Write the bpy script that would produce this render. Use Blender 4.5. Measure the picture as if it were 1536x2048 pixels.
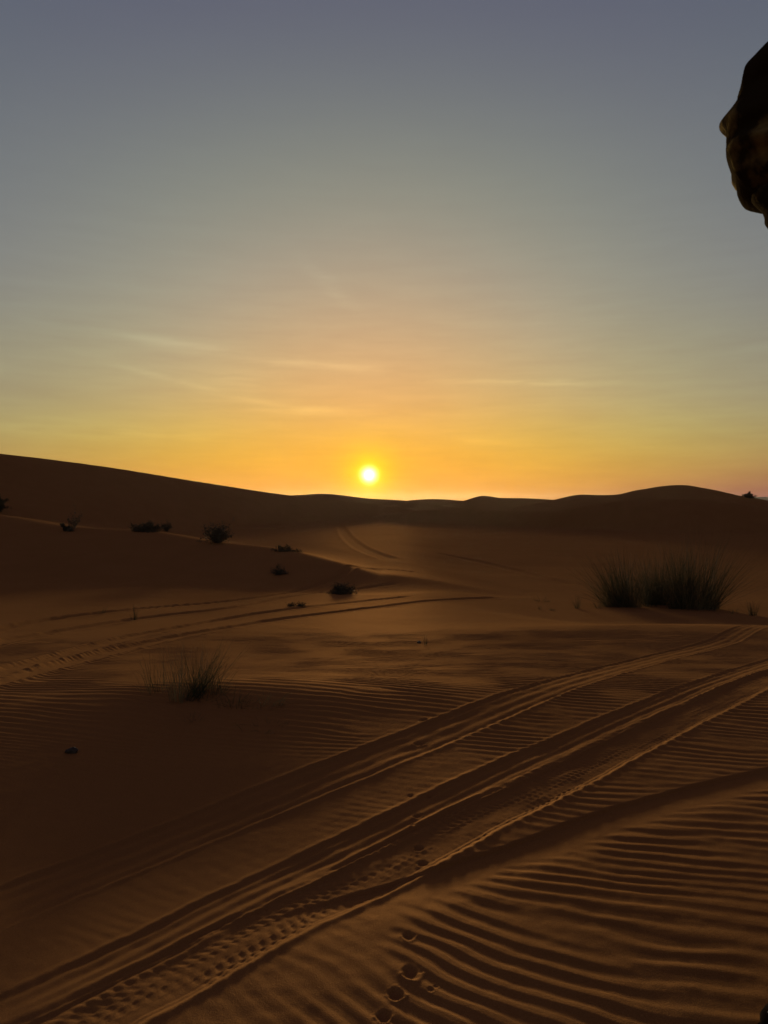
import bpy, bmesh, math, random
import numpy as np
from mathutils import Vector, Matrix

R = math.radians
sc = bpy.context.scene
COL = sc.collection
for o in list(bpy.data.objects):
    bpy.data.objects.remove(o)

# ------------------------------------------------------------------ camera
EYE = 1.0
HOR = 1002.0                     # row of the true horizon
F = 1540.0                       # focal length in pixels of the 1536 x 2048 photograph
PITCH = math.atan((1024 - HOR) / F)
cam = bpy.data.objects.new('camera', bpy.data.cameras.new('camera'))
COL.objects.link(cam)
sc.camera = cam
cd = cam.data
cd.sensor_fit = 'VERTICAL'
cd.sensor_height = 36.0
cd.lens = F / 2048 * 36.0
cd.clip_start = 0.05
cd.clip_end = 30000
cam.location = (0, 0, EYE)
cam.rotation_euler = (math.pi / 2 - PITCH, 0, 0)
cd.dof.use_dof = True
cd.dof.focus_distance = 12.0
cd.dof.aperture_fstop = 14.0

# ------------------------------------------------------------------ sun and sky
SUN_AZ = math.atan((738 - 768) / F)          # to the left of straight ahead (+Y)
SUN_EL = (HOR - 950) / F
SUN_DIR = Vector((math.sin(SUN_AZ) * math.cos(SUN_EL), math.cos(SUN_AZ) * math.cos(SUN_EL), math.sin(SUN_EL)))
sun = bpy.data.objects.new('sun', bpy.data.lights.new('sun', 'SUN'))
COL.objects.link(sun)
sun.data.energy = 5.0
sun.data.angle = R(8.0)
sun.data.color = (1.0, 0.97, 0.74)
sun.rotation_euler = SUN_DIR.to_track_quat('Z', 'Y').to_euler()
sun.location = SUN_DIR * 50

world = bpy.data.worlds.new('World')
sc.world = world
world.use_nodes = True
nt = world.node_tree
N, L = nt.nodes, nt.links


def put(sock, v):
    if isinstance(v, bpy.types.NodeSocket):
        L.new(v, sock)
    else:
        sock.default_value = v


def M(op, a, b=None, c=None):
    n = N.new('ShaderNodeMath')
    n.operation = op
    put(n.inputs[0], a)
    if b is not None:
        put(n.inputs[1], b)
    if c is not None:
        put(n.inputs[2], c)
    return n.outputs[0]


def maprange(v, a, b, c, d):
    n = N.new('ShaderNodeMapRange')
    n.interpolation_type = 'SMOOTHSTEP'
    put(n.inputs['Value'], v)
    for k, q in zip(('From Min', 'From Max', 'To Min', 'To Max'), (a, b, c, d)):
        n.inputs[k].default_value = q
    return n.outputs[0]


sky = N.new('ShaderNodeTexSky')
sky.sky_type = 'NISHITA'
sky.sun_disc = False
sky.sun_elevation = SUN_EL - R(0.35)
sky.sun_rotation = SUN_AZ
sky.air_density, sky.dust_density, sky.ozone_density = 1.2, 1.5, 1.5
SKY = 0.1
tc = N.new('ShaderNodeTexCoord')
sep = N.new('ShaderNodeSeparateXYZ')
L.new(tc.outputs['Generated'], sep.inputs[0])
dx, dy, dz = sep.outputs
az = M('ARCTAN2', dx, dy)
el = M('ARCSINE', dz)
rgb = N.new('ShaderNodeSeparateColor')
L.new(sky.outputs[0], rgb.inputs[0])


def tone(c, A, k, g, b):
    # desert dust: the sky's own colour, gently compressed and veiled
    c = M('MULTIPLY', c, 0.1)
    c = M('DIVIDE', c, M('MULTIPLY_ADD', c, k, 1.0))
    c = M('POWER', c, g)
    return M('MAXIMUM', M('MULTIPLY_ADD', c, A, b), 0.01)


r_ = tone(rgb.outputs[0], 2.65, 1.75, 1.3, 0.048)
g_ = tone(rgb.outputs[1], 2.4, 4.0, 0.9, -0.04)
b_ = tone(rgb.outputs[2], 3.3, 0.0, 1.6, 0.07)
b_ = M('MULTIPLY', b_, maprange(el, 0.06, 0.30, 1.0, 1.16))
g_ = M('MULTIPLY', g_, maprange(el, 0.36, 0.62, 1.0, 0.86))

g_ = M('MULTIPLY', g_, maprange(el, 0.0, 0.10, 0.86, 1.0))
b_ = M('MULTIPLY', b_, maprange(el, 0.0, 0.14, 0.72, 1.0))

r_ = M('MULTIPLY', r_, maprange(el, 0.08, 0.36, 1.0, 1.05))
r_ = M('MULTIPLY', r_, maprange(el, 0.38, 0.62, 1.0, 0.88))
g_ = M('MULTIPLY', g_, maprange(el, 0.42, 0.62, 1.0, 0.98))

# thin cirrus streaks
STREAKS = [(330, 700, 190, 9, -5, .6), (620, 733, 170, 8, -4, .8), (1075, 772, 150, 6, -2, .9), (610, 823, 110, 8, -1, .7),
           (350, 772, 110, 7, -13, .6), (540, 812, 60, 6, -8, .5), (300, 872, 140, 8, -3, .45), (960, 885, 70, 5, -4, .5),
           (90, 805, 130, 20, -6, -.5), (660, 585, 60, 16, -38, .35), (470, 770, 90, 22, -3, .35), (60, 872, 110, 9, -3, .5),
           (-300, 760, 200, 12, -4, .6), (1800, 740, 200, 10, -3, .6)]
comb = N.new('ShaderNodeCombineXYZ')
L.new(az, comb.inputs[0])
L.new(el, comb.inputs[1])
mp = N.new('ShaderNodeMapping')
mp.inputs['Rotation'].default_value = (0, 0, R(5))
mp.inputs['Scale'].default_value = (9, 70, 1)
L.new(comb.outputs[0], mp.inputs[0])
nz = N.new('ShaderNodeTexNoise')
nz.inputs['Scale'].default_value = 1.0
nz.inputs['Detail'].default_value = 5
nz.inputs['Roughness'].default_value = 0.6
L.new(mp.outputs[0], nz.inputs[0])
acc = 0.0
for px, py, ln, th, tilt, st in STREAKS:
    a0, e0 = math.atan((px - 768) / F), (HOR - py) / F
    ca, sa = math.cos(R(tilt)), math.sin(R(tilt))
    du, dv = M('SUBTRACT', az, a0), M('SUBTRACT', el, e0)
    p = M('MULTIPLY_ADD', du, ca * F / ln, M('MULTIPLY', dv, sa * F / ln))
    q = M('MULTIPLY_ADD', du, -sa * F / th, M('MULTIPLY', dv, ca * F / th))
    e = M('EXPONENT', M('MULTIPLY', M('MULTIPLY_ADD', p, p, M('MULTIPLY', q, q)), -1.0))
    acc = M('MULTIPLY_ADD', e, st, acc)
streak = M('MULTIPLY', acc, maprange(nz.outputs[0], 0.3, 0.65, 0.25, 1.0))
veil = M('MULTIPLY', M('SUBTRACT', nz.outputs[0], 0.5), maprange(el, 0.02, 0.50, 0.26, 0.03))
cir = M('ADD', M('MULTIPLY', streak, 0.22), veil)
r_ = M('MULTIPLY', r_, M('MULTIPLY_ADD', cir, 0.8, 1.0))
g_ = M('MULTIPLY', g_, M('MULTIPLY_ADD', cir, 1.1, 1.0))
b_ = M('MULTIPLY', b_, M('MULTIPLY_ADD', cir, 1.0, 1.0))

# the sun's disc and the bright dust round it
dot = N.new('ShaderNodeVectorMath')
dot.operation = 'DOT_PRODUCT'
L.new(tc.outputs['Generated'], dot.inputs[0])
dot.inputs[1].default_value = SUN_DIR
gam = M('ARCCOSINE', M('MINIMUM', dot.outputs['Value'], 0.9999999))
g_ = M('MULTIPLY', g_, maprange(gam, 0.30, 0.60, 1.03, 0.865))
g_ = M('MULTIPLY', g_, maprange(gam, 0.08, 0.26, 1.0, 1.08))
b_ = M('MULTIPLY', b_, maprange(gam, 0.10, 0.32, 0.84, 1.0))
side = M('MULTIPLY', maprange(gam, 0.18, 0.5, 0.0, 1.0), maprange(el, 0.02, 0.20, 1.0, 0.0))
g_ = M('MULTIPLY', g_, M('MULTIPLY_ADD', side, 0.12, 1.0))
b_ = M('MULTIPLY', b_, M('MULTIPLY_ADD', side, 0.5, 1.0))
disc = M('EXPONENT', M('MULTIPLY', M('POWER', M('MULTIPLY', gam, 1 / 0.0074), 2.0), -1.0))
halo = M('EXPONENT', M('MULTIPLY', M('POWER', M('MULTIPLY', gam, 1 / 0.021), 1.25), -1.0))
wide = M('EXPONENT', M('MULTIPLY', gam, -1 / 0.055))
r_ = M('ADD', r_, M('MULTIPLY_ADD', disc, 4.0, M('MULTIPLY_ADD', halo, 0.5, M('MULTIPLY', wide, 0.05))))
g_ = M('ADD', g_, M('MULTIPLY_ADD', disc, 4.0, M('MULTIPLY_ADD', halo, 0.62, M('MULTIPLY', wide, -0.04))))
b_ = M('ADD', b_, M('MULTIPLY_ADD', disc, 2.0, M('MULTIPLY_ADD', halo, -0.05, M('MULTIPLY', wide, -0.03))))
b_ = M('MAXIMUM', b_, 0.01)
out = N.new('ShaderNodeCombineColor')
for i, c in enumerate((r_, g_, b_)):
    L.new(M('MULTIPLY', c, 1.0 / SKY), out.inputs[i])
bg = N['Background']
L.new(out.outputs[0], bg.inputs[0])
bg.inputs[1].default_value = SKY

vs = sc.view_settings
vs.view_transform = 'Standard'
vs.look = 'None'
vs.exposure = 0.0
vs.gamma = 1.0
vs.use_curve_mapping = False
try:
    sc.cycles.use_denoising = True
    sc.cycles.max_bounces = 4
    sc.cycles.diffuse_bounces = 2
    sc.cycles.glossy_bounces = 1
    sc.cycles.volume_bounces = 0
    sc.cycles.use_adaptive_sampling = True
    sc.cycles.adaptive_threshold = 0.015
except Exception:
    pass

# ------------------------------------------------------------------ helpers


def tag(o, label=None, cat=None, group=None, kind=None):
    for k, v in (('label', label), ('category', cat), ('group', group), ('kind', kind)):
        if v:
            o[k] = v
    return o


def mesh_obj(name, verts, faces, mat, parent=None, smooth=True):
    me = bpy.data.meshes.new(name)
    me.from_pydata([tuple(v) for v in verts], [], [tuple(f) for f in faces])
    me.materials.append(mat)
    if smooth:
        me.polygons.foreach_set('use_smooth', [True] * len(me.polygons))
    o = bpy.data.objects.new(name, me)
    COL.objects.link(o)
    if parent:
        o.parent = parent
    return o


def empty(name, loc, rz=0.0):
    o = bpy.data.objects.new(name, None)
    o.empty_display_size = 0.1
    o.location = loc
    o.rotation_euler = (0, 0, rz)
    COL.objects.link(o)
    return o


def material(name, col, rough=0.9, spec=0.15, var=None, scale=8.0, lo=0.36, hi=0.66, bump=0.0, bscale=200.0, sheen=0.0, trans=0.0):
    m = bpy.data.materials.new(name)
    m.use_nodes = True
    t = m.node_tree
    b = t.nodes['Principled BSDF']
    b.inputs['Roughness'].default_value = rough
    b.inputs['Specular IOR Level'].default_value = spec
    b.inputs['Base Color'].default_value = (*col, 1)
    co = t.nodes.new('ShaderNodeTexCoord')
    if var:
        n = t.nodes.new('ShaderNodeTexNoise')
        n.inputs['Scale'].default_value = scale
        n.inputs['Detail'].default_value = 6
        t.links.new(co.outputs['Object'], n.inputs['Vector'])
        rp = t.nodes.new('ShaderNodeValToRGB')
        rp.color_ramp.elements[0].position = lo
        rp.color_ramp.elements[1].position = hi
        rp.color_ramp.elements[0].color = (*col, 1)
        rp.color_ramp.elements[1].color = (*var, 1)
        t.links.new(n.outputs[0], rp.inputs[0])
        t.links.new(rp.outputs[0], b.inputs['Base Color'])
    if bump:
        n2 = t.nodes.new('ShaderNodeTexNoise')
        n2.inputs['Scale'].default_value = bscale
        n2.inputs['Detail'].default_value = 3
        t.links.new(co.outputs['Object'], n2.inputs['Vector'])
        bp = t.nodes.new('ShaderNodeBump')
        bp.inputs['Strength'].default_value = 1.0
        bp.inputs['Distance'].default_value = bump
        t.links.new(n2.outputs[0], bp.inputs['Height'])
        t.links.new(bp.outputs[0], b.inputs['Normal'])
    if sheen:
        b.inputs['Sheen Weight'].default_value = sheen
    if trans:
        tr = t.nodes.new('ShaderNodeBsdfTranslucent')
        tr.inputs[0].default_value = (*[min(1, c * 1.6) for c in col], 1)
        mx = t.nodes.new('ShaderNodeMixShader')
        mx.inputs[0].default_value = trans
        t.links.new(b.outputs[0], mx.inputs[1])
        t.links.new(tr.outputs[0], mx.inputs[2])
        t.links.new(mx.outputs[0], t.nodes['Material Output'].inputs[0])
    return m


def vnoise(x, y, seed=0):
    """smooth value noise, 0..1, vectorised"""
    xi, yi = np.floor(x).astype(np.int64), np.floor(y).astype(np.int64)
    fx, fy = x - xi, y - yi
    fx = fx * fx * fx * (fx * (fx * 6 - 15) + 10)
    fy = fy * fy * fy * (fy * (fy * 6 - 15) + 10)

    def h(a, b):
        v = (a * 374761393 + b * 668265263 + seed * 974711) & 0x7FFFFFFF
        v = ((v ^ (v >> 13)) * 1274126177) & 0x7FFFFFFF
        v = v ^ (v >> 16)
        return (v & 0xFFFF) / 65535.0
    return ((h(xi, yi) * (1 - fx) + h(xi + 1, yi) * fx) * (1 - fy)
            + (h(xi, yi + 1) * (1 - fx) + h(xi + 1, yi + 1) * fx) * fy)


def fbm(x, y, seed=0, n=3):
    s, a, t = 0.0, 1.0, 0.0
    for i in range(n):
        s = s + a * (vnoise(x * 2 ** i, y * 2 ** i, seed + 31 * i) - 0.5)
        t += a
        a *= 0.5
    return s / t


def sst(a, b, v):
    t = np.clip((v - a) / (b - a), 0, 1)
    return t * t * (3 - 2 * t)


def hermite(xs, ys):
    xs, ys = np.array(xs, float), np.array(ys, float)
    s = np.diff(ys) / np.diff(xs)
    m = np.zeros_like(ys)
    m[1:-1] = np.where(s[:-1] * s[1:] > 0, 2 * s[:-1] * s[1:] / (s[:-1] + s[1:] + 1e-12), 0)
    m[0], m[-1] = s[0], s[-1]

    def f(x):
        x = np.clip(x, xs[0], xs[-1])
        i = np.clip(np.searchsorted(xs, x) - 1, 0, len(xs) - 2)
        h = xs[i + 1] - xs[i]
        t = (x - xs[i]) / h
        t2, t3 = t * t, t * t * t
        return ((2 * t3 - 3 * t2 + 1) * ys[i] + (t3 - 2 * t2 + t) * h * m[i]
                + (-2 * t3 + 3 * t2) * ys[i + 1] + (t3 - t2) * h * m[i + 1])
    return f


# ------------------------------------------------------------------ the shape of the land
PROF = hermite([-60, -20, -6, 0, 2, 3.4, 4.2, 5, 6, 7.5, 9, 11, 14, 20, 30, 60, 100, 150, 250, 500, 9000],
               [0.9, 0.3, 0.05, 0, -.005, -.01, -.035, -.105, -.205, -.345, -.46, -.59, -.76, -.98, -1.1, -1.15, -1.1, -1.2, -1.6, -3, -3])


def gs(x, y, cx, cy, sx, sy, rot=0.0):
    c, s = math.cos(rot), math.sin(rot)
    u, v = (x - cx) * c + (y - cy) * s, -(x - cx) * s + (y - cy) * c
    return np.exp(-(u / sx) ** 2 - (v / sy) ** 2)


def base(x, y):
    z = PROF(y)
    z = z + 0.05 * gs(x, y, -1.0, 4.0, 0.75, 0.45)            # grass hummock
    z = z + 0.035 * gs(x, y, -0.2, 4.15, 1.1, 0.45, -0.1)       # low swell running on from it
    z = z - 0.085 * gs(x, y, -0.95, 2.35, 0.85, 0.75, 0.25)    # hollow in front of it
    z = z + 0.10 * gs(x, y, 3.1, 8.0, 1.9, 1.0, 0.1)           # hummock of the tall grass
    z = z - 0.28 * sst(8.6, 12.5, y) * sst(0.5, 3.5, x) * sst(60, 25, y)
    z = z - 0.013 * (y - 1.6) * sst(-0.1, 0.9, x) * sst(5.0, 3.0, y) * sst(-1, 1, y)
    z = z + 0.05 * fbm(x * 0.22 + 3.1, y * 0.22, 5, 2) * sst(4, 9, np.hypot(x, y))
    z = z + 0.018 * fbm(x * 0.5, y * 0.5, 9, 2)
    far = np.hypot(x, y)
    z = z + 0.5 * fbm(x * 0.035, y * 0.035, 21, 3) * sst(25, 70, far)
    z = z + 1.6 * fbm(x * 0.006, y * 0.006, 22, 3) * sst(160, 500, far)
    return z


def crest(pts, d):
    """crest seen at pixels pts, at distance d (number or list) -> functions y(x), z(x)"""
    if not isinstance(d, (list, tuple)):
        d = [d] * len(pts)
    X = [(p[0] - 768) / F * q for p, q in zip(pts, d)]
    Z = [EYE + (HOR - p[1]) / F * q for p, q in zip(pts, d)]
    return hermite(X, d), hermite(X, Z), X[0], X[-1]


# (name, label, crest, slope towards the camera, slope away, rounding of the crest)
DUNES = [
    ('dune_left', 'long smooth dune rising to the upper left against the sky',
     crest([(-900, 850), (-400, 868), (0, 907), (200, 932), (400, 964), (575, 990), (700, 1003), (800, 1013)], [50, 54, 58, 62, 68, 78, 92, 105]), 0.24, 0.30, 1.2),
    ('dune_left_shoulder', 'low sand ridge at left with shrubs along its top',
     crest([(-700, 1000), (-200, 1012), (0, 1029), (150, 1053), (300, 1062), (430, 1084), (560, 1099), (650, 1120), (760, 1150)], [34, 32, 30, 28, 26, 24, 22, 20, 18]), 0.13, 0.09, 0.5),
    ('dune_right', 'dark near face of the broad dune behind the tall grass',
     crest([(700, 1040), (790, 1026), (920, 1018), (1040, 1021), (1110, 1020), (1180, 1010), (1300, 996), (1400, 998), (1536, 1012), (1800, 1030), (2400, 1020)],
           [92, 84, 76, 68, 64, 61, 58, 57, 57, 58, 58]), 0.62, 0.12, 0.5),
    ('far_dune', 'low dark dune crest on the skyline below the sun',
     crest([(450, 1000), (575, 990), (640, 986), (740, 997), (810, 1001), (900, 1012)], 115), 0.22, 0.25, 0.7),
    ('far_dune', 'flat distant dune on the skyline right of the sun',
     crest([(780, 1008), (825, 1000), (870, 998), (925, 1001), (1000, 1010)], 170), 0.2, 0.25, 1.0),
    ('far_dune', 'pointed skyline dune left of the tall dune',
     crest([(880, 1010), (925, 1001), (965, 990), (1000, 994), (1040, 996), (1110, 999), (1220, 1006)], 140), 0.17, 0.25, 0.6),
    ('far_dune', 'tallest rounded skyline dune with a double hump at right',
     crest([(1060, 1010), (1110, 999), (1165, 989), (1215, 990), (1290, 977), (1360, 969), (1420, 979), (1490, 993), (1560, 1003), (1750, 1010)], 104), 0.17, 0.28, 0.5),
]


def dune_z(k, x, y):
    (yc, zc, xa, xb), sn, sf, rd = DUNES[k][2], DUNES[k][3], DUNES[k][4], DUNES[k][5]
    wob = 1.4 * fbm(x * 0.06 + k, x * 0 + k * 3.3, 40 + k, 2)
    d = y - yc(x) - wob
    ad = np.sqrt(d * d + rd * rd) - rd
    sl = np.where(d < 0, sn, sf)
    # the near face eases out towards its foot
    past = np.maximum(0, x - xb) + np.maximum(0, xa - x)          # the ridge runs out at its ends
    return zc(x) - sl * ad * (1 - 0.22 * sst(4, 20, ad)) - 0.28 * (np.sqrt(past * past + 1) - 1)


def land(x, y):
    z = base(x, y)
    own = np.full(np.shape(z), -1)
    for k in range(len(DUNES)):
        dzk = dune_z(k, x, y)
        w = 0.35 if k in (1,) else 0.5
        own = np.where(dzk > z, k, own)
        # smooth maximum
        h = np.clip(0.5 + 0.5 * (dzk - z) / w, 0, 1)
        z = z * (1 - h) + dzk * h + w * h * (1 - h) * 0.5
    return z, own


_T = np.exp(np.linspace(math.log(0.7), math.log(900), 6000))


def ground_at(px, py):
    """where the line of sight through a pixel of the photograph meets the land"""
    vx, vz = (px - 768) / F, (1024 - py) / F
    dyv = math.cos(PITCH) + vz * math.sin(PITCH)
    dzv = -math.sin(PITCH) + vz * math.cos(PITCH)
    X, Y, Z = vx * _T, dyv * _T, EYE + dzv * _T
    h, _ = land(X, Y)
    i = int(np.argmax(Z < h))
    if i == 0:
        i = len(_T) - 1
    return Vector((X[i], Y[i], h[i]))


def on_land(x, y):
    z, _ = land(np.array([x]), np.array([y]))
    return float(z[0])


# ------------------------------------------------------------------ wheel tracks (lines read as edge pairs)
def lerp_line(pts, n=14):
    xs = [p[0] for p in pts]
    q = np.linspace(xs[0], xs[-1], n)
    return q, hermite(xs, [p[1] for p in pts])(q)


A_ = [(-160, 2085), (0, 2005), (350, 1835), (505, 1755), (768, 1635), (1148, 1460), (1358, 1375), (1536, 1315), (1700, 1265)]
B_ = [(-160, 2150), (65, 2040), (350, 1900), (450, 1845), (600, 1770), (768, 1692), (968, 1585), (1118, 1520), (1268, 1450), (1418, 1385), (1536, 1340), (1700, 1285)]
C_ = [(-160, 2270), (300, 2025), (500, 1920), (625, 1850), (768, 1785), (888, 1710), (1018, 1655), (1218, 1545), (1368, 1465), (1536, 1382), (1700, 1320)]
T1u = [(-160, 1850), (0, 1785), (270, 1680), (560, 1560), (840, 1452), (1060, 1372), (1300, 1305), (1536, 1250), (1700, 1225)]
T1l = [(-160, 1920), (0, 1848), (270, 1742), (560, 1625), (840, 1512), (1060, 1415), (1300, 1336), (1536, 1272), (1700, 1240)]
D_u = [(500, 1850), (650, 1800), (868, 1735), (1060, 1675), (1218, 1612), (1293, 1590), (1418, 1552), (1536, 1524), (1750, 1470)]
D_l = [(500, 1905), (650, 1850), (868, 1788), (993, 1748), (1113, 1708), (1268, 1655), (1438, 1610), (1536, 1588), (1750, 1530)]
E1 = [(-200, 1418), (0, 1343), (100, 1318), (270, 1272), (400, 1248), (550, 1222), (700, 1205), (830, 1192)]
E2 = [(-200, 1440), (0, 1362), (150, 1323), (300, 1285), (420, 1262), (550, 1240), (700, 1221), (860, 1202), (1000, 1195)]
G1 = [(-200, 1310), (0, 1258), (130, 1235), (300, 1216), (450, 1204), (600, 1180), (640, 1164), (700, 1148), (790, 1136), (840, 1146)]
G2 = [(-200, 1345), (0, 1284), (150, 1258), (300, 1234), (450, 1218), (600, 1190), (700, 1180), (800, 1166)]
H1 = [(870, 1105), (950, 1122), (1050, 1146), (1140, 1170)]
H2 = [(675, 1040), (695, 1075), (730, 1100), (780, 1118)]


def pair(u, l, n=16):
    x0 = max(u[0][0], l[0][0])
    x1 = min(u[-1][0], l[-1][0])
    q = np.linspace(x0, x1, n)
    fu, fl = hermite(*zip(*u))(q), hermite(*zip(*l))(q)
    P = np.array([ground_at(a, b)[:2] for a, b in zip(q, fu)])
    Q = np.array([ground_at(a, b)[:2] for a, b in zip(q, fl)])
    c = (P + Q) / 2
    t = np.gradient(c, axis=0)
    t /= np.linalg.norm(t, axis=1)[:, None]
    w = np.abs((P - Q)[:, 0] * t[:, 1] - (P - Q)[:, 1] * t[:, 0])
    return c, float(np.median(w)) / 2


def single(pts, n=14):
    q = np.linspace(pts[0][0], pts[-1][0], n)
    return np.array([ground_at(a, b)[:2] for a, b in zip(q, hermite(*zip(*pts))(q))])


def dist_line(c, x, y):
    """signed distance to the line (positive = left of its direction) and length along it"""
    best = np.full(x.shape, 1e9)
    sg = np.zeros(x.shape)
    al = np.zeros(x.shape)
    s0 = 0.0
    for i in range(len(c) - 1):
        ax, ay = c[i]
        bx, by = c[i + 1]
        ux, uy = bx - ax, by - ay
        ln = math.hypot(ux, uy)
        if ln < 1e-6:
            continue
        ux, uy = ux / ln, uy / ln
        t = np.clip((x - ax) * ux + (y - ay) * uy, 0, ln)
        ex, ey = x - ax - t * ux, y - ay - t * uy
        d = np.hypot(ex, ey)
        m = d < best
        best = np.where(m, d, best)
        sg = np.where(m, ux * ey - uy * ex, sg)
        al = np.where(m, s0 + t, al)
        s0 += ln
    return np.where(sg >= 0, best, -best), al


TRACKS = []
for u, l, dep, rim, kind in ((A_, B_, .0045, .0038, 'plain'), (B_, C_, .0085, .0042, 'tread'), (T1u, T1l, .004, .0032, 'plain')):
    c, w = pair(u, l)
    TRACKS.append((c, w, dep, rim, kind))
c, w = pair(D_u, D_l)
TRACKS.append((c, w, .010, .0, 'drift'))
for pts, w, dep, rim in ((E1, .09, .018, .009), (E2, .09, .018, .009), (G1, .11, .03, .014), (G2, .10, .02, .01),
                         (H1, .22, .03, .015), (H2, .3, .04, .02)):
    TRACKS.append((single(pts), w, dep, rim, 'far'))

PRINTS = []
for px, py, rad in ((822, 1946, .019), (792, 1990, .019), (768, 2034, .016), (817, 1872, .014), (838, 1692, .018), (845, 1722, .016),
                    (835, 1630, .017), (826, 1650, .012), (858, 1592, .012), (838, 1486, .022), (848, 1440, .02), (872, 1972, .006),
                    (862, 1980, .006), (822, 1592, .012)):
    g = ground_at(px, py)
    PRINTS.append((g.x, g.y, rad * 0.8))


def detail(x, y, z, own):
    """ripples, ruts and prints: returns the finished height"""
    r = np.hypot(x, y)
    near = r < 75
    xs, ys = x[near], y[near]
    rs = r[near]
    h = np.zeros(xs.shape)
    keep = np.ones(xs.shape)             # where ripples survive
    for c, w, dep, rim, kind in TRACKS:
        reach = w + 0.5
        bb = ((xs > c[:, 0].min() - reach) & (xs < c[:, 0].max() + reach) & (ys > c[:, 1].min() - reach) & (ys < c[:, 1].max() + reach))
        if not bb.any():
            continue
        X, Y = xs[bb], ys[bb]
        d, s = dist_line(c, X, Y)
        tot = s.max()
        ends = sst(0, 0.4, s) * sst(tot, tot - 0.4, s)
        wob = 0.012 * fbm(s * 2.5, d * 0 + 1.7, 61, 3) * (3 if kind == 'far' else 1) + 0.009 * fbm(s * 22, d * 12, 62, 3)
        ww = w + wob
        ad = np.abs(d)
        if kind == 'drift':
            t = np.clip((d + ww) / (2 * ww), 0, 1)          # 0 near edge, 1 far edge
            jag = 0.03 * fbm(s * 9, d * 0, 64, 2)
            bowl = sst(-0.7, 0.9, (d + ww) / (2 * ww) + jag) * sst(1.04 + jag, 0.93 + jag, (d + ww) / (2 * ww))
            hh = -dep * bowl * ends
            kk = 1 - sst(ww * 1.3, ww * 0.75, ad + 0.06 * fbm(X * 6, Y * 6, 66, 2)) * ends
        else:
            e = 0.020 if kind != 'far' else w * 0.45
            inside = sst(ww + e, ww - e, ad)
            rw = 0.014 if kind != 'far' else w * 0.4
            rm = np.exp(-((ad - ww - rw * 1.1) / rw) ** 2)
            hh = (-dep * inside + rim * rm * (0.7 + 0.9 * (fbm(s * 14, d * 9, 70, 2) + 0.3))) * ends
            hh += 0.006 * fbm(s * 6, d * 14, 77, 3) * inside * ends
            kk = 1 - inside * ends
            if kind == 'plain':
                hh += 0.0016 * np.cos(d / ww * 3 * np.pi) * inside * ends
            if kind == 'tread':
                pitch = 0.032
                lat = (d + ww) / (2 * ww) * 7.0
                row = np.floor(lat)
                fr = lat - row - 0.5
                ph = s / pitch + 0.5 * (row % 2) + 0.38 * np.abs(lat - 3.5)
                ph = ph + 0.8 * fbm(s * 5, row * 1.7, 72, 2)
                fs = ph - np.floor(ph) - 0.5
                pit = np.exp(-(np.abs(fs) / 0.24) ** 3) * sst(0.48, 0.32, np.abs(fr))
                wear = sst(-0.12, 0.22, fbm(s * 3.2, lat * 0.7, 73, 3))
                hh += (-0.0040 * pit + 0.0013) * inside * ends * (0.12 + 0.88 * wear) * (0.45 + 0.55 * sst(-0.5, 0.3, X))
                groove = np.exp(-((lat - 6.6) / 0.2) ** 2) + 0.6 * np.exp(-((lat - 0.4) / 0.2) ** 2)
                hh += 0.005 * groove * inside * ends
        h[bb] += hh
        keep[bb] *= kk
    for cx, cy, rad in PRINTS:
        m = (np.abs(xs - cx) < 6 * rad) & (np.abs(ys - cy) < 6 * rad)
        X, Y = xs[m] - cx, ys[m] - cy
        q = np.hypot(X / 1.0, Y / 1.25) / rad
        q = q * (1 + 0.75 * fbm(X / rad * 0.8 + cx * 40, Y / rad * 0.8 + cy * 40, 56, 2))
        h[m] += -0.55 * rad * np.exp(-q ** 4) * (0.8 + 0.6 * fbm(X / rad * 1.3, Y / rad * 1.3, 55, 2)) + 0.16 * rad * np.exp(-((q - 1.35) / 0.35) ** 2) * (0.6 + 0.4 * np.sign(-Y))
        keep[m] *= 1 - 0.8 * np.exp(-(q / 1.4) ** 4)
    # wind ripples
    nearv = sst(3.4, 2.3, ys)
    sg = lambda v: v / (1 + np.abs(v))
    gx = 0.20 * xs + 0.75 * nearv * (-0.15) * np.log1p(np.exp(np.clip((0.30 - xs) / 0.15, -30, 30)))
    gx = gx + 0.14 * (1 - nearv) * (-0.8) * np.log1p(np.exp(np.clip((-0.8 - xs) / 0.8, -30, 30)))
    ye = ys + gx + 0.10 * fbm(xs * 0.9, ys * 1.5, 81, 3) + 0.05 * fbm(xs * 2.6, ys * 4.5, 83, 2)
    lam = 0.062 + 0.002 * np.clip(ye, 0.2, 30)
    ph = np.log(lam) / 0.002 + 1.5 * fbm(xs * 1.5 + 5, ys * 3.2, 85, 3)
    p2 = 2 * np.pi * ph
    # several wave trains a few degrees and a few per cent apart: crests fork, fade and end
    mixw = np.zeros(xs.shape)
    away = 1 - 0.75 * sst(3.4, 4.6, ys)
    for kk_, tx, ty, a_, o_ in ((1.0, 0.0, 0.0, 1.0, 0.0), (1.0, 1.45, 0.35, 0.75, 1.1), (1.0, -1.25, -0.55, 0.7, 2.6), (1.0, 0.5, 1.5, 0.55, 4.0), (1.0, -2.3, 0.9, 0.35, 5.2)):
        mixw += (a_ if o_ == 0.0 else a_ * away) * np.sin(kk_ * p2 + 2 * np.pi * (tx * xs + ty * ys) + o_)
    mixw /= 1.0 + 0.75 * away
    prof = np.tanh(1.25 * mixw) + 0.22 * np.cos(2 * p2) * np.clip(np.abs(mixw), 0, 1)
    prof = prof + 0.25 * fbm(xs * 9, ys * 16, 86, 2)
    amp = lam * 0.025 * np.clip(0.85 + 1.7 * fbm(xs * 2.2, ys * 4.0, 88, 3), 0.35 + 0.25 * sst(3.4, 4.6, ys), 1.3)
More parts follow.
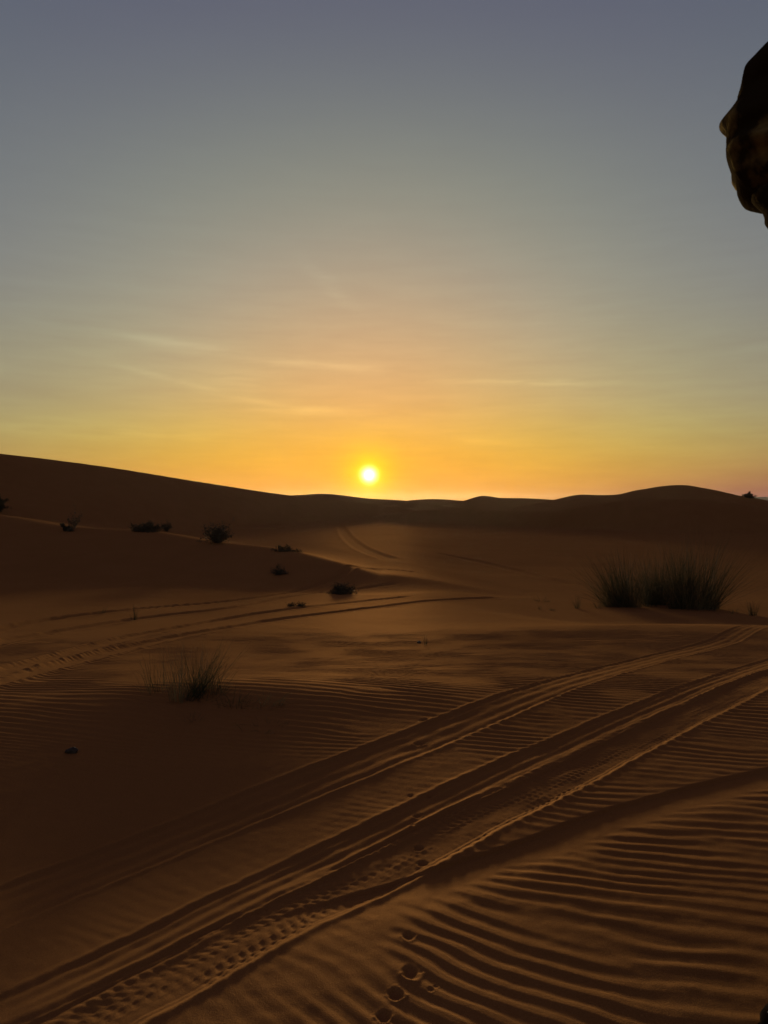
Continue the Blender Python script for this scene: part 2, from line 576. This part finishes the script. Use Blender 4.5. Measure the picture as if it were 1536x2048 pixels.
    amp = amp * sst(9.5, 7.2, rs) * (1 - 0.85 * gs(xs, ys, -0.95, 2.6, 0.8, 0.8)) * sst(0.0, 0.5, ys + rs * 0.4)
    amp = amp * (1 + 0.9 * sst(3.0, 4.4, ys))
    amp = amp * (1 - 0.72 * sst(3.3, 2.9, ys) * sst(0.15, -0.25, xs - 0.25 * (ys - 1.6)))
    h += amp * prof * keep
    h += 0.0016 * fbm(xs * 22, ys * 22, 90, 2) * sst(6, 3, rs)
    h += 0.004 * fbm(xs * 4, ys * 4, 91, 2)
    out = z.copy()
    out[near] += h
    return out


# ------------------------------------------------------------------ ground mesh: rings of growing width
def rings():
    r, q = 0.85, []
    while r < 1500:
        q.append(r)
        r *= 1.0027 if r < 8.6 else 1.0055 if r < 12 else 1.009 if r < 110 else 1.02 if r < 260 else 1.05
    return np.array(q)


RR = rings()
TH = np.concatenate([np.radians(np.arange(-180, -47, 2.2)), np.radians(np.linspace(-46.5, 46.5, 780)), np.radians(np.arange(47.6, 180, 2.2))])
nr, nth = len(RR), len(TH)
gx_ = RR[:, None] * np.sin(TH)[None, :]
gy_ = RR[:, None] * np.cos(TH)[None, :]
X, Y = gx_.ravel(), gy_.ravel()
Z0, OWN = land(X, Y)
dense = np.tile(np.abs(TH) < R(47), nr)
Zd = detail(X, Y, Z0, OWN)
Z = np.where(dense, Zd, Z0)
P = np.stack([X, Y, Z], 1)
idx = np.arange(nr * nth).reshape(nr, nth)
nxt = np.roll(idx, -1, axis=1)
quads = np.stack([idx[:-1], nxt[:-1], nxt[1:], idx[1:]], -1).reshape(-1, 4)   # upward
# normals of the whole sheet, so that the pieces meet without a seam
G = P.reshape(nr, nth, 3)
dr = np.gradient(G, axis=0)
dt = np.roll(G, -1, axis=1) - np.roll(G, 1, axis=1)
NRM = np.cross(dt, dr).reshape(-1, 3)
NRM *= np.sign(NRM[:, 2:3])
NRM /= np.linalg.norm(NRM, axis=1)[:, None]


def sand_material():
    m = bpy.data.materials.new('sand')
    m.use_nodes = True
    t = m.node_tree
    t.nodes.remove(t.nodes['Principled BSDF'])
    b = t.nodes.new('ShaderNodeBsdfDiffuse')
    gl = t.nodes.new('ShaderNodeBsdfGlossy')          # grains lit through from behind
    gl.inputs['Roughness'].default_value = 0.62
    ms = t.nodes.new('ShaderNodeMixShader')
    ms.inputs[0].default_value = 0.09
    t.links.new(b.outputs[0], ms.inputs[1])
    t.links.new(gl.outputs[0], ms.inputs[2])
    t.links.new(ms.outputs[0], t.nodes['Material Output'].inputs[0])
    co = t.nodes.new('ShaderNodeTexCoord')

    def noise(s, d=4, rough=0.55):
        n = t.nodes.new('ShaderNodeTexNoise')
        n.inputs['Scale'].default_value = s
        n.inputs['Detail'].default_value = d
        n.inputs['Roughness'].default_value = rough
        t.links.new(co.outputs['Object'], n.inputs['Vector'])
        return n.outputs[0]

    def mix(f, a, c, lo=0.3, hi=0.7):
        rp = t.nodes.new('ShaderNodeMapRange')
        rp.inputs[1].default_value, rp.inputs[2].default_value = lo, hi
        t.links.new(f, rp.inputs[0])
        n = t.nodes.new('ShaderNodeMix')
        n.data_type = 'RGBA'
        t.links.new(rp.outputs[0], n.inputs[0])
        for s, v in ((n.inputs[6], a), (n.inputs[7], c)):
            if isinstance(v, tuple):
                s.default_value = (*v, 1)
            else:
                t.links.new(v, s)
        return n.outputs[2]
    c1 = mix(noise(0.9), (0.234, 0.096, 0.026), (0.278, 0.118, 0.034))
    c2 = mix(noise(420, 2), (0.150, 0.052, 0.014), (0.40, 0.170, 0.055), 0.25, 0.75)
    n = t.nodes.new('ShaderNodeMix')
    n.data_type = 'RGBA'
    n.inputs[0].default_value = 0.5
    t.links.new(c1, n.inputs[6])
    t.links.new(c2, n.inputs[7])
    t.links.new(n.outputs[2], b.inputs['Color'])
    t.links.new(n.outputs[2], gl.inputs['Color'])
    bp = t.nodes.new('ShaderNodeBump')
    bp.inputs['Strength'].default_value = 0.5
    bp.inputs['Distance'].default_value = 0.0018
    t.links.new(noise(330, 3), bp.inputs['Height'])
    t.links.new(bp.outputs[0], b.inputs['Normal'])
    t.links.new(bp.outputs[0], gl.inputs['Normal'])
    return m


SAND = sand_material()


def sheet(name, faces, label):
    used = np.unique(faces)
    remap = np.full(nr * nth, -1)
    remap[used] = np.arange(len(used))
    f = remap[faces]
    me = bpy.data.meshes.new(name)
    me.vertices.add(len(used))
    me.vertices.foreach_set('co', P[used].astype(np.float32).ravel())
    me.loops.add(f.size)
    me.loops.foreach_set('vertex_index', f.astype(np.int32).ravel())
    me.polygons.add(len(f))
    me.polygons.foreach_set('loop_start', np.arange(0, f.size, 4, dtype=np.int32))
    me.polygons.foreach_set('use_smooth', np.ones(len(f), bool))
    me.update(calc_edges=True)
    me.materials.append(SAND)
    me.normals_split_custom_set_from_vertices(NRM[used].astype(np.float32))
    o = bpy.data.objects.new(name, me)
    COL.objects.link(o)
    tag(o, label=label, kind='structure')
    return o


fown = OWN[quads[:, 0]]
for k in range(-1, len(DUNES)):
    sel = quads[fown == k]
    if len(sel) == 0:
        continue
    if k < 0:
        sheet('sand_ground', sel, 'rippled orange sand crossed by wheel tracks')
    else:
        sheet(DUNES[k][0], sel, DUNES[k][1])
# patch under the camera
ring0 = P[idx[0]]
mesh_obj('sand_ground', list(ring0) + [(0, 0, float(ring0[:, 2].mean()))], [(int((i + 1) % nth), i, nth) for i in range(nth)], SAND)
tag(bpy.data.objects['sand_ground.001'], label='sand underfoot below the viewpoint', kind='structure')

# faint far plateau at the right end of the horizon
PLAT = material('plateau_hazed_rock', (0.22, 0.17, 0.13), var=(0.26, 0.2, 0.15), scale=0.01)  # rock greyed: the haze of distance is painted into its colour
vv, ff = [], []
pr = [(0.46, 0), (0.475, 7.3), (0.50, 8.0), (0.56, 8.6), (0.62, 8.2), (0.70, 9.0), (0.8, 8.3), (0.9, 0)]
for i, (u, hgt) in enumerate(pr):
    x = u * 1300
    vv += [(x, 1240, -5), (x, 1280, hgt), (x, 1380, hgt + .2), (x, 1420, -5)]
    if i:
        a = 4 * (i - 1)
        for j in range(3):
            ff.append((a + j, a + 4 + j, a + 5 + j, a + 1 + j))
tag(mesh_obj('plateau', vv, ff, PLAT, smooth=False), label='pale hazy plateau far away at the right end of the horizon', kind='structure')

# ------------------------------------------------------------------ plants
GREEN = material('grass_green', (0.034, 0.033, 0.014), rough=0.9, var=(0.058, 0.050, 0.022), scale=6, trans=0.06)
STRAW = material('grass_straw', (0.095, 0.065, 0.029), rough=0.9, var=(0.16, 0.11, 0.05), scale=10, trans=0.08)
TWIG = material('twig_bark', (0.075, 0.045, 0.024), var=(0.115, 0.072, 0.04), scale=14)
LEAF = material('shrub_leaf', (0.058, 0.042, 0.020), var=(0.09, 0.066, 0.033), scale=5)


def blades(rng, n, rad, length, tilt, wid, seg=4, curve=0.5, lean=(0, 0), flat=1.0, zmin=0.0):
    """n tapered grass blades, each a folded strip with depth"""
    vs_, fs_ = [], []
    lean0 = lean
    subs = [(rng.gauss(0, .55) * rad, rng.gauss(0, .55) * rad * flat, rng.gauss(0, .16), rng.gauss(0, .16), rng.uniform(.7, 1.15)) for _ in range(max(1, n // 45))]
    for _ in range(n):
        a = rng.uniform(0, 2 * math.pi)
        sb = rng.choice(subs) if len(subs) > 1 else (0, 0, 0, 0, 1)
        q = math.sqrt(rng.random()) * rad * (0.4 if len(subs) > 1 else 1)
        root = Vector((sb[0] + math.cos(a) * q, sb[1] + math.sin(a) * q * flat, -0.02))
        lean = (lean0[0] + sb[2], lean0[1] + sb[3])
        out_a = a + rng.gauss(0, 0.8)
        tl = abs(rng.gauss(0, tilt)) + 0.5 * tilt * q / max(rad, 1e-4)
        ln = length * rng.uniform(0.3, 1.0) ** 0.8 * sb[4]
        d = Vector((math.cos(out_a) * math.sin(tl) + lean[0], math.sin(out_a) * math.sin(tl) + lean[1], math.cos(tl))).normalized()
        side = d.cross(Vector((math.cos(out_a + 0.4), math.sin(out_a + 0.4), 0.15))).normalized()
        bend = Vector((math.cos(out_a), math.sin(out_a), 0))
        p = root.copy()
        w = wid * rng.uniform(0.6, 1.2)
        b0 = len(vs_)
        cv = curve * rng.uniform(0.2, 1.3) * (2.6 if rng.random() < 0.1 else 1)
        for s in range(seg + 1):
            t = s / seg
            ww = w * (1 - t) ** 0.7 * 0.5 + w * 0.04
            nrm = side.cross(d).normalized()
            vs_ += [p - side * ww, p + nrm * ww * 0.7, p + side * ww]
            d = (d + (bend * 0.5 - Vector((0, 0, 0.55))) * cv * t * 0.6).normalized()
            p = p + d * (ln / seg)
            if p.z < zmin:
                p.z = zmin
        for s in range(seg):
            k = b0 + 3 * s
            fs_ += [(k, k + 1, k + 4, k + 3), (k + 1, k + 2, k + 5, k + 4)]
    return vs_, fs_


def twigs(rng, n, length, spread, wid, height, leafy=0.0, leafw=0.012, asp=(1, 1)):
    """branching woody shrub: three-sided tapered twigs and small folded leaves"""
    tv, tf, lv, lf = [], [], [], []

    def tube(p, q, r0, r1):
        d = (q - p).normalized()
        a = d.orthogonal().normalized()
        b = d.cross(a)
        k = len(tv)
        for (c, r) in ((p, r0), (q, r1)):
            for j in range(3):
                t = j * 2.0944
                tv.append(c + a * math.cos(t) * r + b * math.sin(t) * r)
        for j in range(3):
            tf.append((k + j, k + (j + 1) % 3, k + 3 + (j + 1) % 3, k + 3 + j))

    def leaf(p):
        a = Vector((rng.gauss(0, 1), rng.gauss(0, 1), rng.gauss(0, 1))).normalized()
        b = a.orthogonal().normalized()
        c = a.cross(b)
        s = leafw * rng.uniform(0.6, 1.4)
        k = len(lv)
        lv.extend([p, p + a * s + b * s * 0.4, p + a * 2.2 * s, p + a * s - b * s * 0.4, p + a * s + c * s * 0.2])
        lf.extend([(k, k + 1, k + 4), (k + 1, k + 2, k + 4), (k + 2, k + 3, k + 4), (k + 3, k, k + 4)])

    def grow(p, d, ln, r, depth):
        segs = 3
        for s in range(segs):
            d = (d + Vector((rng.gauss(0, .22), rng.gauss(0, .22), rng.gauss(0.03, .16)))).normalized()
            q = p + Vector((d.x * asp[0], d.y * asp[1], d.z)) * (ln / segs)
            q.z = max(q.z, 0.005)
            tube(p, q, r, r * 0.75)
            if leafy:
                for _ in range(int(leafy)):
                    leaf(p.lerp(q, rng.random()) + Vector((rng.gauss(0, .02), rng.gauss(0, .02), rng.gauss(0, .015))))
            if depth and rng.random() < 0.75:
                nd = (d + Vector((rng.gauss(0, .6), rng.gauss(0, .6), rng.gauss(0.1, .4)))).normalized()
                grow(q, nd, ln * rng.uniform(.45, .75), r * 0.6, depth - 1)
            p, r = q, r * 0.75
    for _ in range(n):
        a = rng.uniform(0, 2 * math.pi)
        tl = rng.uniform(0.1, spread)
        d = Vector((math.cos(a) * math.sin(tl), math.sin(a) * math.sin(tl), math.cos(tl) * height))
        st = Vector((math.cos(a), math.sin(a), 0)) * rng.uniform(0, 0.06)
        grow(st, d.normalized(), length * rng.uniform(.6, 1.1), wid, 2)
    return (tv, tf), (lv, lf)


def tuft(name, label, cat, px, py, seed, n, rad, length, tilt, wid, dry=0.3, group=None, curve=0.5, lean=(0, 0), flat=1.0, seg=4, sink=0.0):
    rng = random.Random(seed)
    g = ground_at(px, py)
    root = empty(name, (g.x, g.y, g.z - sink))
    tag(root, label, cat, group)
    if n * (1 - dry) >= 1:
        v, f = blades(rng, int(n * (1 - dry)), rad, length, tilt, wid, seg, curve, lean, flat)
        mesh_obj('blades', v, f, GREEN, root)
    if n * dry >= 1:
        v, f = blades(rng, max(1, int(n * dry)), rad * 1.1, length * 0.95, tilt * 1.25, wid * 0.9, seg, curve * 1.2, lean, flat)
        mesh_obj('dry_stalks', v, f, STRAW, root)
    return root


def shrub(name, label, px, py, seed, n, length, spread, wid, height, leafy, leafw=0.02, group=None, asp=(1, 1), cat='shrub'):
    rng = random.Random(seed)
    g = ground_at(px, py)
    root = empty(name, (g.x, g.y, g.z - 0.02))
    tag(root, label, cat, group)
    (tv, tf), (lv, lf) = twigs(rng, n, length, spread, wid, height, leafy, leafw, asp)
    mesh_obj('branches', tv, tf, TWIG, root)
    if lf:
        mesh_obj('foliage', lv, lf, LEAF, root)
    return root


GT = 'tall grass clumps at right'
tuft('grass_tussock', 'left half of the tall dark grass clump at right', 'grass', 1254, 1213, 11, 750, 0.32, 1.30, 0.40, 0.0065, 0.35, GT, 0.36, (-0.10, 0), 0.6)
tuft('grass_tussock', 'right and taller half of the dark grass clump at right', 'grass', 1384, 1218, 12, 1000, 0.40, 1.65, 0.36, 0.0065, 0.35, GT, 0.34, (0.06, 0), 0.6)
tuft('grass_tussock', 'looser grass filling the middle between the two tall grass clumps', 'grass', 1318, 1209, 13, 700, 0.36, 1.35, 0.40, 0.006, 0.5, GT, 0.45, (0.02, 0), 0.5)
tuft('grass_tussock', 'wispy outer stalks bending away from the tall grass to the left', 'grass', 1228, 1214, 131, 150, 0.24, 1.10, 0.48, 0.005, 0.6, GT, 0.6, (-0.3, 0), 0.5)
GS = 'small sprigs along the sand crest'
tuft('grass_sprig', 'upright dry sprig just left of the tall grass, second from it', 'grass', 1155, 1217, 14, 34, 0.03, 0.36, 0.26, 0.005, 0.5, GS, 0.5)
tuft('grass_sprig', 'forked dry sprig next to the left foot of the tall grass', 'grass', 1196, 1216, 15, 34, 0.05, 0.26, 0.42, 0.005, 0.6, GS, 0.5)
tuft('grass_sprig', 'tiny sprig at the left end of the row on the crest', 'grass', 1080, 1219, 16, 14, 0.02, 0.17, 0.3, 0.005, 0.5, GS)
tuft('grass_sprig', 'tiny broken sprig beside the leftmost sprig on the crest', 'grass', 1104, 1221, 17, 30, 0.03, 0.10, 0.5, 0.005, 0.6, GS)
tuft('grass_sprig', 'pale stubby sprig just right of the tall grass', 'grass', 1424, 1222, 18, 40, 0.06, 0.22, 0.4, 0.005, 0.6, GS)
tuft('grass_sprig', 'dark sprig standing near the right edge of the frame', 'grass', 1506, 1231, 19, 60, 0.06, 0.40, 0.30, 0.005, 0.4, GS)
tuft('grass_sprig', 'sparse sprig halfway between tall grass and right edge', 'grass', 1466, 1227, 20, 24, 0.08, 0.22, 0.4, 0.005, 0.6, GS)
tuft('dead_twigs', 'flat broken twigs lying left of the sprigs on the crest', 'twigs', 1085, 1203, 21, 40, 0.12, 0.30, 1.2, 0.006, 0.6, None, 0.9)
# foreground hummock
tuft('grass_tuft', 'upright green grass tuft on the hummock in front', 'grass', 366, 1398, 22, 240, 0.10, 0.40, 0.18, 0.0024, 0.55, None, 0.35)
tuft('grass_tuft', 'thin grass blades left of the tuft on the hummock', 'grass', 326, 1378, 23, 60, 0.09, 0.24, 0.26, 0.0022, 0.5, None, 0.4)
tuft('grass_tuft', 'small tuft right of the upright tuft on the hummock', 'grass', 418, 1382, 24, 80, 0.09, 0.20, 0.40, 0.0024, 0.45, None, 0.5)
tuft('grass_tuft', 'low straggly grass trailing right of the hummock', 'grass', 478, 1410, 25, 220, 0.22, 0.14, 0.8, 0.0022, 0.5, None, 0.9, flat=0.5)
tuft('grass_tuft', 'sparse dry stalks at the right foot of the hummock', 'grass', 528, 1452, 26, 36, 0.10, 0.10, 0.8, 0.002, 1.0, None, 0.8)
tuft('grass_tuft', 'short stalks on the near side of the hummock', 'grass', 385, 1440, 27, 20, 0.04, 0.07, 0.5, 0.002, 1.0, None, 0.6)
tuft('grass_sprig', 'lone thin sprig on the bright rippled sand at centre', 'grass', 851, 1290, 28, 14, 0.01, 0.13, 0.15, 0.003, 0.0, None, 0.3)
tuft('grass_sprig', 'single thin sprig between the wheel tracks at left', 'grass', 270, 1240, 29, 16, 0.03, 0.26, 0.16, 0.005, 0.0, None, 0.3)
tuft('grass_sprig', 'faint sprig on the wheel track at far left', 'grass', 205, 1228, 30, 12, 0.05, 0.16, 0.3, 0.004, 0.0, None, 0.4)
# shrubs further off
shrub('desert_shrub', 'flat dark shrub on the sand beside the wheel tracks', 682, 1188, 31, 30, 0.16, 1.45, 0.005, 0.40, 4, 0.014, None, (1.2, 0.9))
shrub('desert_shrub', 'small low shrub left of the crossing tracks', 560, 1148, 32, 16, 0.16, 1.4, 0.006, 0.45, 3, 0.015)
shrub('desert_shrub', 'spiky shrub at the right end of the shrub row', 436, 1086, 33, 44, 0.42, 1.0, 0.008, 0.9, 2, 0.025)
shrub('desert_shrub', 'wide flat-topped dark shrub on the left ridge', 296, 1063, 34, 34, 0.27, 1.45, 0.009, 0.30, 5, 0.022, None, (1.5, 0.9))
shrub('desert_shrub', 'upright wiry shrub touching the wide flat shrub', 334, 1063, 35, 26, 0.42, 0.85, 0.008, 1.0, 2, 0.025)
shrub('desert_shrub', 'thin upright shrub second from the left edge', 148, 1058, 36, 10, 0.40, 0.4, 0.007, 1.3, 1, 0.025)
shrub('desert_shrub', 'low scrub at the foot of the thin upright shrub', 134, 1062, 37, 10, 0.16, 1.4, 0.009, 0.4, 5, 0.03)
shrub('desert_shrub', 'shrub cut off by the left edge of the frame', 0, 1024, 38, 30, 0.6, 0.9, 0.011, 0.9, 5, 0.035)
shrub('desert_shrub', 'faint low shrub at the lower end of the left ridge', 572, 1102, 39, 12, 0.16, 1.45, 0.006, 0.3, 5, 0.02, None, (1.5, 0.9))
shrub('desert_shrub', 'tiny shrub on the skyline at the far right', 1497, 996, 40, 18, 0.5, 1.2, 0.03, 0.6, 6, 0.08)
shrub('desert_shrub', 'crushed low scrub next to the near wheel track', 592, 1213, 41, 8, 0.07, 1.45, 0.004, 0.3, 3, 0.012, None, (1.4, 0.8))


# ------------------------------------------------------------------ stones
STONE = material('dark_stone', (0.05, 0.035, 0.025), var=(0.08, 0.055, 0.04), scale=30, bump=0.002, bscale=60)


def stone(name, label, px, py, size, seed):
    rng = random.Random(seed)
    bm = bmesh.new()
    bmesh.ops.create_icosphere(bm, subdivisions=2, radius=1)
    for v in bm.verts:
        k = 1 + 0.28 * math.sin(3 * v.co.x + seed) * math.cos(2.5 * v.co.y) + rng.uniform(-.1, .1)
        v.co = Vector((v.co.x * size[0], v.co.y * size[1], v.co.z * size[2])) * k
    me = bpy.data.meshes.new(name)
    bm.to_mesh(me)
    bm.free()
    me.materials.append(STONE)
    o = bpy.data.objects.new(name, me)
    g = ground_at(px, py)
    o.location = (g.x, g.y, g.z + size[2] * 0.35)
    o.rotation_euler = (0.2, 0.15, seed)
    COL.objects.link(o)
    return tag(o, label, 'stone')


stone('stone', 'small dark stone lying alone in the shaded sand at left', 142, 1505, (0.028, 0.016, 0.014), 3)
stone('stone', 'small dark lump beside the lone sprig at centre', 838, 1286, (0.02, 0.016, 0.012), 5)

# ------------------------------------------------------------------ person at the right edge, head and face wrapped in cloth
CLOTH = material('scarf_cloth', (0.030, 0.018, 0.008), rough=1.0, spec=0.0, var=(0.34, 0.21, 0.065), scale=9, lo=0.54, hi=0.70, bump=0.002, bscale=160)  # ochre pattern patches double as painted highlights on the folds
ROBE = material('robe_cloth', (0.030, 0.020, 0.012), rough=0.95, var=(0.045, 0.03, 0.018), scale=5, bump=0.003, bscale=90)
SKIN = material('skin', (0.14, 0.075, 0.045), rough=0.6, spec=0.3, var=(0.17, 0.09, 0.055), scale=20)
LEATHER = material('sandal_leather', (0.012, 0.008, 0.006), rough=1.0, spec=0.0, var=(0.022, 0.014, 0.010), scale=30)
PY = 1.5
BX = 1.02
gz = on_land(BX, PY)
person = empty('person', (BX, PY, gz))
tag(person, 'person with dark brown cloth wrapped round the head, cut off at right edge', 'person')


def wpos(x, y, z):
    return Vector((x - BX, y - PY, z - gz))


def head_profile():
    px = [(1536, 90), (1505, 116), (1484, 140), (1480, 160), (1480, 182), (1470, 203), (1450, 240), (1453, 262), (1458, 282), (1452, 299),
          (1456, 315), (1466, 343), (1484, 369), (1507, 387), (1524, 396), (1548, 404)]
    return [((a - 768) / F * PY, EYE + (HOR - b) / F * PY) for a, b in px]


def loft(levels, n, fn):
    """closed rings: fn(level, angle) -> point"""
    v, f = [], []
    for l in levels:
        for j in range(n):
            v.append(fn(l, 2 * math.pi * j / n))
    m = len(levels)
    for i in range(m - 1):
        for j in range(n):
            a, b = i * n + j, i * n + (j + 1) % n
            f.append((a, b, b + n, a + n))
    f.append(tuple(range(n))[::-1])
    f.append(tuple(range((m - 1) * n, m * n)))
    return v, f


hp = sorted([(z, x) for x, z in head_profile()])
fz = hermite([a for a, _ in hp] + [1.915, 1.93], [b for _, b in hp] + [0.80, 0.86])
HCX, ZT, ZB = 0.80, 1.93, hp[0][0]


def scarf_pt(z, a):
    t = (z - ZB) / (ZT - ZB)
    xf = float(fz(np.array([z]))[0])
    back = 0.90 + 0.075 * math.sin(math.pi * min(1, max(0, t * 0.9 + 0.12)))
    half = (0.055 + 0.075 * math.sin(math.pi * min(1, 0.18 + 0.80 * t))) * (1 if t < 0.93 else max(0.25, 1 - (t - 0.93) * 9))
    if t > 0.9:
        back -= (t - 0.9) * 0.9
    c, s = math.cos(a), math.sin(a)
    mid = (xf + back) / 2
    rx = (back - xf) / 2
    front = max(0.0, -c)
    sq = abs(s) ** (0.8 + 0.5 * front)
    x = mid + rx * c
    y = math.copysign(sq, s) * half
    # wound folds climbing round the head
    ph = z * 95 + 1.9 * math.sin(a + 0.7) + 0.8 * math.sin(2 * a)
    fold = 0.009 * math.sin(ph + 1.5 * math.sin(3 * a + 20 * z)) + 0.009 * math.sin(ph * 0.41 + 3 * a + 1.0)
    fold += 0.012 * float(fbm(np.array([a * 2.2 + z * 14]), np.array([z * 9 - a]), 101, 3)[0])
    k = fold * min(1, abs(s) * 1.4)
    x += k * c
    y += math.copysign(k, s) * 1.2
    return wpos(x, PY + y, z)


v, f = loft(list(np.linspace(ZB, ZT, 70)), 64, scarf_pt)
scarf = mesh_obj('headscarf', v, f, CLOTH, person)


def neck_pt(z, a):
    t = (1.60 - z) / 0.16
    xf = 0.716 + 0.12 * t
    back = 0.93 + 0.06 * t
    half = 0.075 + 0.06 * t
    c, s = math.cos(a), math.sin(a)
    k = 0.004 * math.sin(z * 150 + 3 * a)
    return wpos((xf + back) / 2 + ((back - xf) / 2 + k) * c, PY + (half + k) * s, z)


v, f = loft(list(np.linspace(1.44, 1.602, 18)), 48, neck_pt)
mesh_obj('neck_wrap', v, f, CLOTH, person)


def skin_body():
    """one continuous body grown over a skeleton"""
    J, E, Rd = [], [], []

    def j(p, r, par=None):
        J.append(p)
        Rd.append(r)
        if par is not None:
            E.append((par, len(J) - 1))
        return len(J) - 1
    pel = j((0, 0, 0.98), 0.13)
    sp = j((0.0, 0, 1.15), 0.125, pel)
    ch = j((0.0, 0, 1.34), 0.135, sp)
    nk = j((-0.05, 0, 1.50), 0.06, ch)
    h0 = j((-0.11, 0, 1.62), 0.075, nk)
    h1 = j((-0.12, 0, 1.74), 0.092, h0)
    j((-0.10, 0, 1.83), 0.07, h1)
    for s in (-1, 1):
        sh = j((0.0, s * 0.18, 1.42), 0.062, ch)
        e = j((0.05, s * 0.235, 1.13), 0.042, sh)
        wr = j((-0.02, s * 0.235, 0.88), 0.028, e)
        pm = j((-0.03, s * 0.232, 0.80), 0.034, wr)
        for k, (o, ln) in enumerate(((-0.030, .075), (-0.010, .085), (0.010, .08), (0.030, .062))):
            a = j((-0.03 + o, s * 0.23, 0.755), 0.0105, pm)
            b = j((-0.036 + o, s * 0.222, 0.755 - ln * .55), 0.009, a)
            j((-0.030 + o, s * 0.208, 0.755 - ln), 0.008, b)
        a = j((-0.068, s * 0.222, 0.80), 0.011, pm)
        j((-0.082, s * 0.214, 0.762), 0.009, a)
        fy, fx = ((-0.085, -0.085) if s < 0 else (0.10, 0.12))
        hip = j((0.01, s * 0.09, 0.90), 0.10, pel)
        kn = j((0.02 + fx * .3, s * 0.095, 0.52), 0.062, hip)
        an = j((fx - 0.02, fy, 0.11), 0.042, kn)
        j((fx + 0.015, fy, 0.045), 0.036, an)
        b = j((fx - 0.14, fy, 0.045), 0.036, an)
        j((fx - 0.225, fy, 0.034), 0.022, b)
    me = bpy.data.meshes.new('body')
    me.from_pydata(J, E, [])
    o = bpy.data.objects.new('body', me)
    COL.objects.link(o)
    o.parent = person
    bm = bmesh.new()
    bm.from_mesh(me)
    lay = bm.verts.layers.skin.verify()
    bm.verts.ensure_lookup_table()
    for i, vtx in enumerate(bm.verts):
        vtx[lay].radius = (Rd[i], Rd[i])
        vtx[lay].use_root = (i == 0)
    bm.to_mesh(me)
    bm.free()
    me.materials.append(SKIN)
    o.modifiers.new('skin', 'SKIN')
    sd = o.modifiers.new('sub', 'SUBSURF')
    sd.levels = sd.render_levels = 2
    return o


skin_body()


def robe_pt(z, a):
    t = (z - 0.14) / (1.47 - 0.14)
    rx = 0.205 - 0.055 * t - 0.03 * math.exp(-((t - 0.62) / 0.2) ** 2)
    ry = 0.25 - 0.05 * t + 0.03 * math.exp(-((t - 0.95) / 0.12) ** 2)
    if t > 0.95:
        rx *= 1 - (t - 0.95) * 6
        ry *= 1 - (t - 0.95) * 9
    k = (1 - t) ** 1.2 * 0.018 * math.sin(9 * a + 3 * t) + 0.004 * math.sin(14 * a - 9 * t)
    return Vector((0.035 - 0.02 * t + (rx + k) * math.cos(a), (ry + k) * math.sin(a), z))


v, f = loft(list(np.linspace(0.14, 1.47, 60)), 72, robe_pt)
mesh_obj('robe', v, f, ROBE, person)
for s in (-1, 1):
    path = [Vector((0.0, s * 0.15, 1.42)), Vector((0.02, s * 0.205, 1.33)), Vector((0.05, s * 0.24, 1.13)), Vector((0.015, s * 0.24, 0.98)), Vector((-0.015, s * 0.238, 0.90))]

    def sleeve_pt(t, a, path=path, s=s):
        i = min(3, int(t * 4))
        p = path[i].lerp(path[i + 1], t * 4 - i)
        r = 0.085 - 0.012 * t + 0.004 * math.sin(5 * a + 9 * t)
        return p + Vector((r * math.cos(a), r * 0.85 * math.sin(a), 0))
    v, f = loft(list(np.linspace(0, 1, 30)), 28, sleeve_pt)
    mesh_obj('sleeve', v, f, ROBE, person)
for s in (-1, 1):
    fy, fx = ((-0.085, -0.085) if s < 0 else (0.10, 0.12))

    def shoe_pt(t, a, fx=fx, fy=fy):
        # rings from heel (t = 0) to toe (t = 1)
        e = math.sqrt(max(0.0, 1 - (2 * t - 1) ** 4))
        w = (0.034 + 0.014 * t) * e + 0.004
        h = (0.058 - 0.038 * t) * e + 0.005
        c, q = math.cos(a), math.sin(a)
        return Vector((fx + 0.05 - 0.285 * t, fy + w * c, 0.012 + h + h * (q if q > 0 else max(q, -0.75))))
    v, f = loft(list(np.linspace(0, 1, 26)), 26, shoe_pt)
    shoe = mesh_obj('shoe', v, f, LEATHER, person)
    n = 40

    def sole(a, z):
        c, q = math.cos(a), math.sin(a)
        return Vector((fx - 0.0925 + 0.148 * c, fy + (0.046 - 0.008 * c) * math.copysign(abs(q) ** 0.75, q), z))
    v = [sole(2 * math.pi * i / n, z) for z in (-0.012, 0.014) for i in range(n)]
    f = [(i, (i + 1) % n, n + (i + 1) % n, n + i) for i in range(n)] + [tuple(range(n))[::-1], tuple(range(n, 2 * n))]
    mesh_obj('sole', v, f, LEATHER, shoe, smooth=False)

# ------------------------------------------------------------------ thin air volume added to stand in for lens glare below the sun
GLARE_HAZE = bpy.data.materials.new('glare_air')
GLARE_HAZE.use_nodes = True
ht = GLARE_HAZE.node_tree
ht.nodes.remove(ht.nodes['Principled BSDF'])
pv = ht.nodes.new('ShaderNodeVolumePrincipled')
pv.inputs['Color'].default_value = (0.98, 0.74, 0.44, 1)
pv.inputs['Density'].default_value = 0.00004
pv.inputs['Anisotropy'].default_value = 0.72
ht.links.new(pv.outputs[0], ht.nodes['Material Output'].inputs['Volume'])
HX, HB, HT_ = 1650, -8.0, 14.0
v = [(x, y, z) for z in (HB, HT_) for x, y in ((-HX, -HX), (HX, -HX), (HX, HX), (-HX, HX))]
f = [(3, 2, 1, 0), (4, 5, 6, 7), (0, 1, 5, 4), (1, 2, 6, 5), (2, 3, 7, 6), (3, 0, 4, 7)]
hz = mesh_obj('glare_haze', v, f, GLARE_HAZE, smooth=False)
tag(hz, 'thin air volume over the dunes, added as the glare below the sun', kind='stuff')
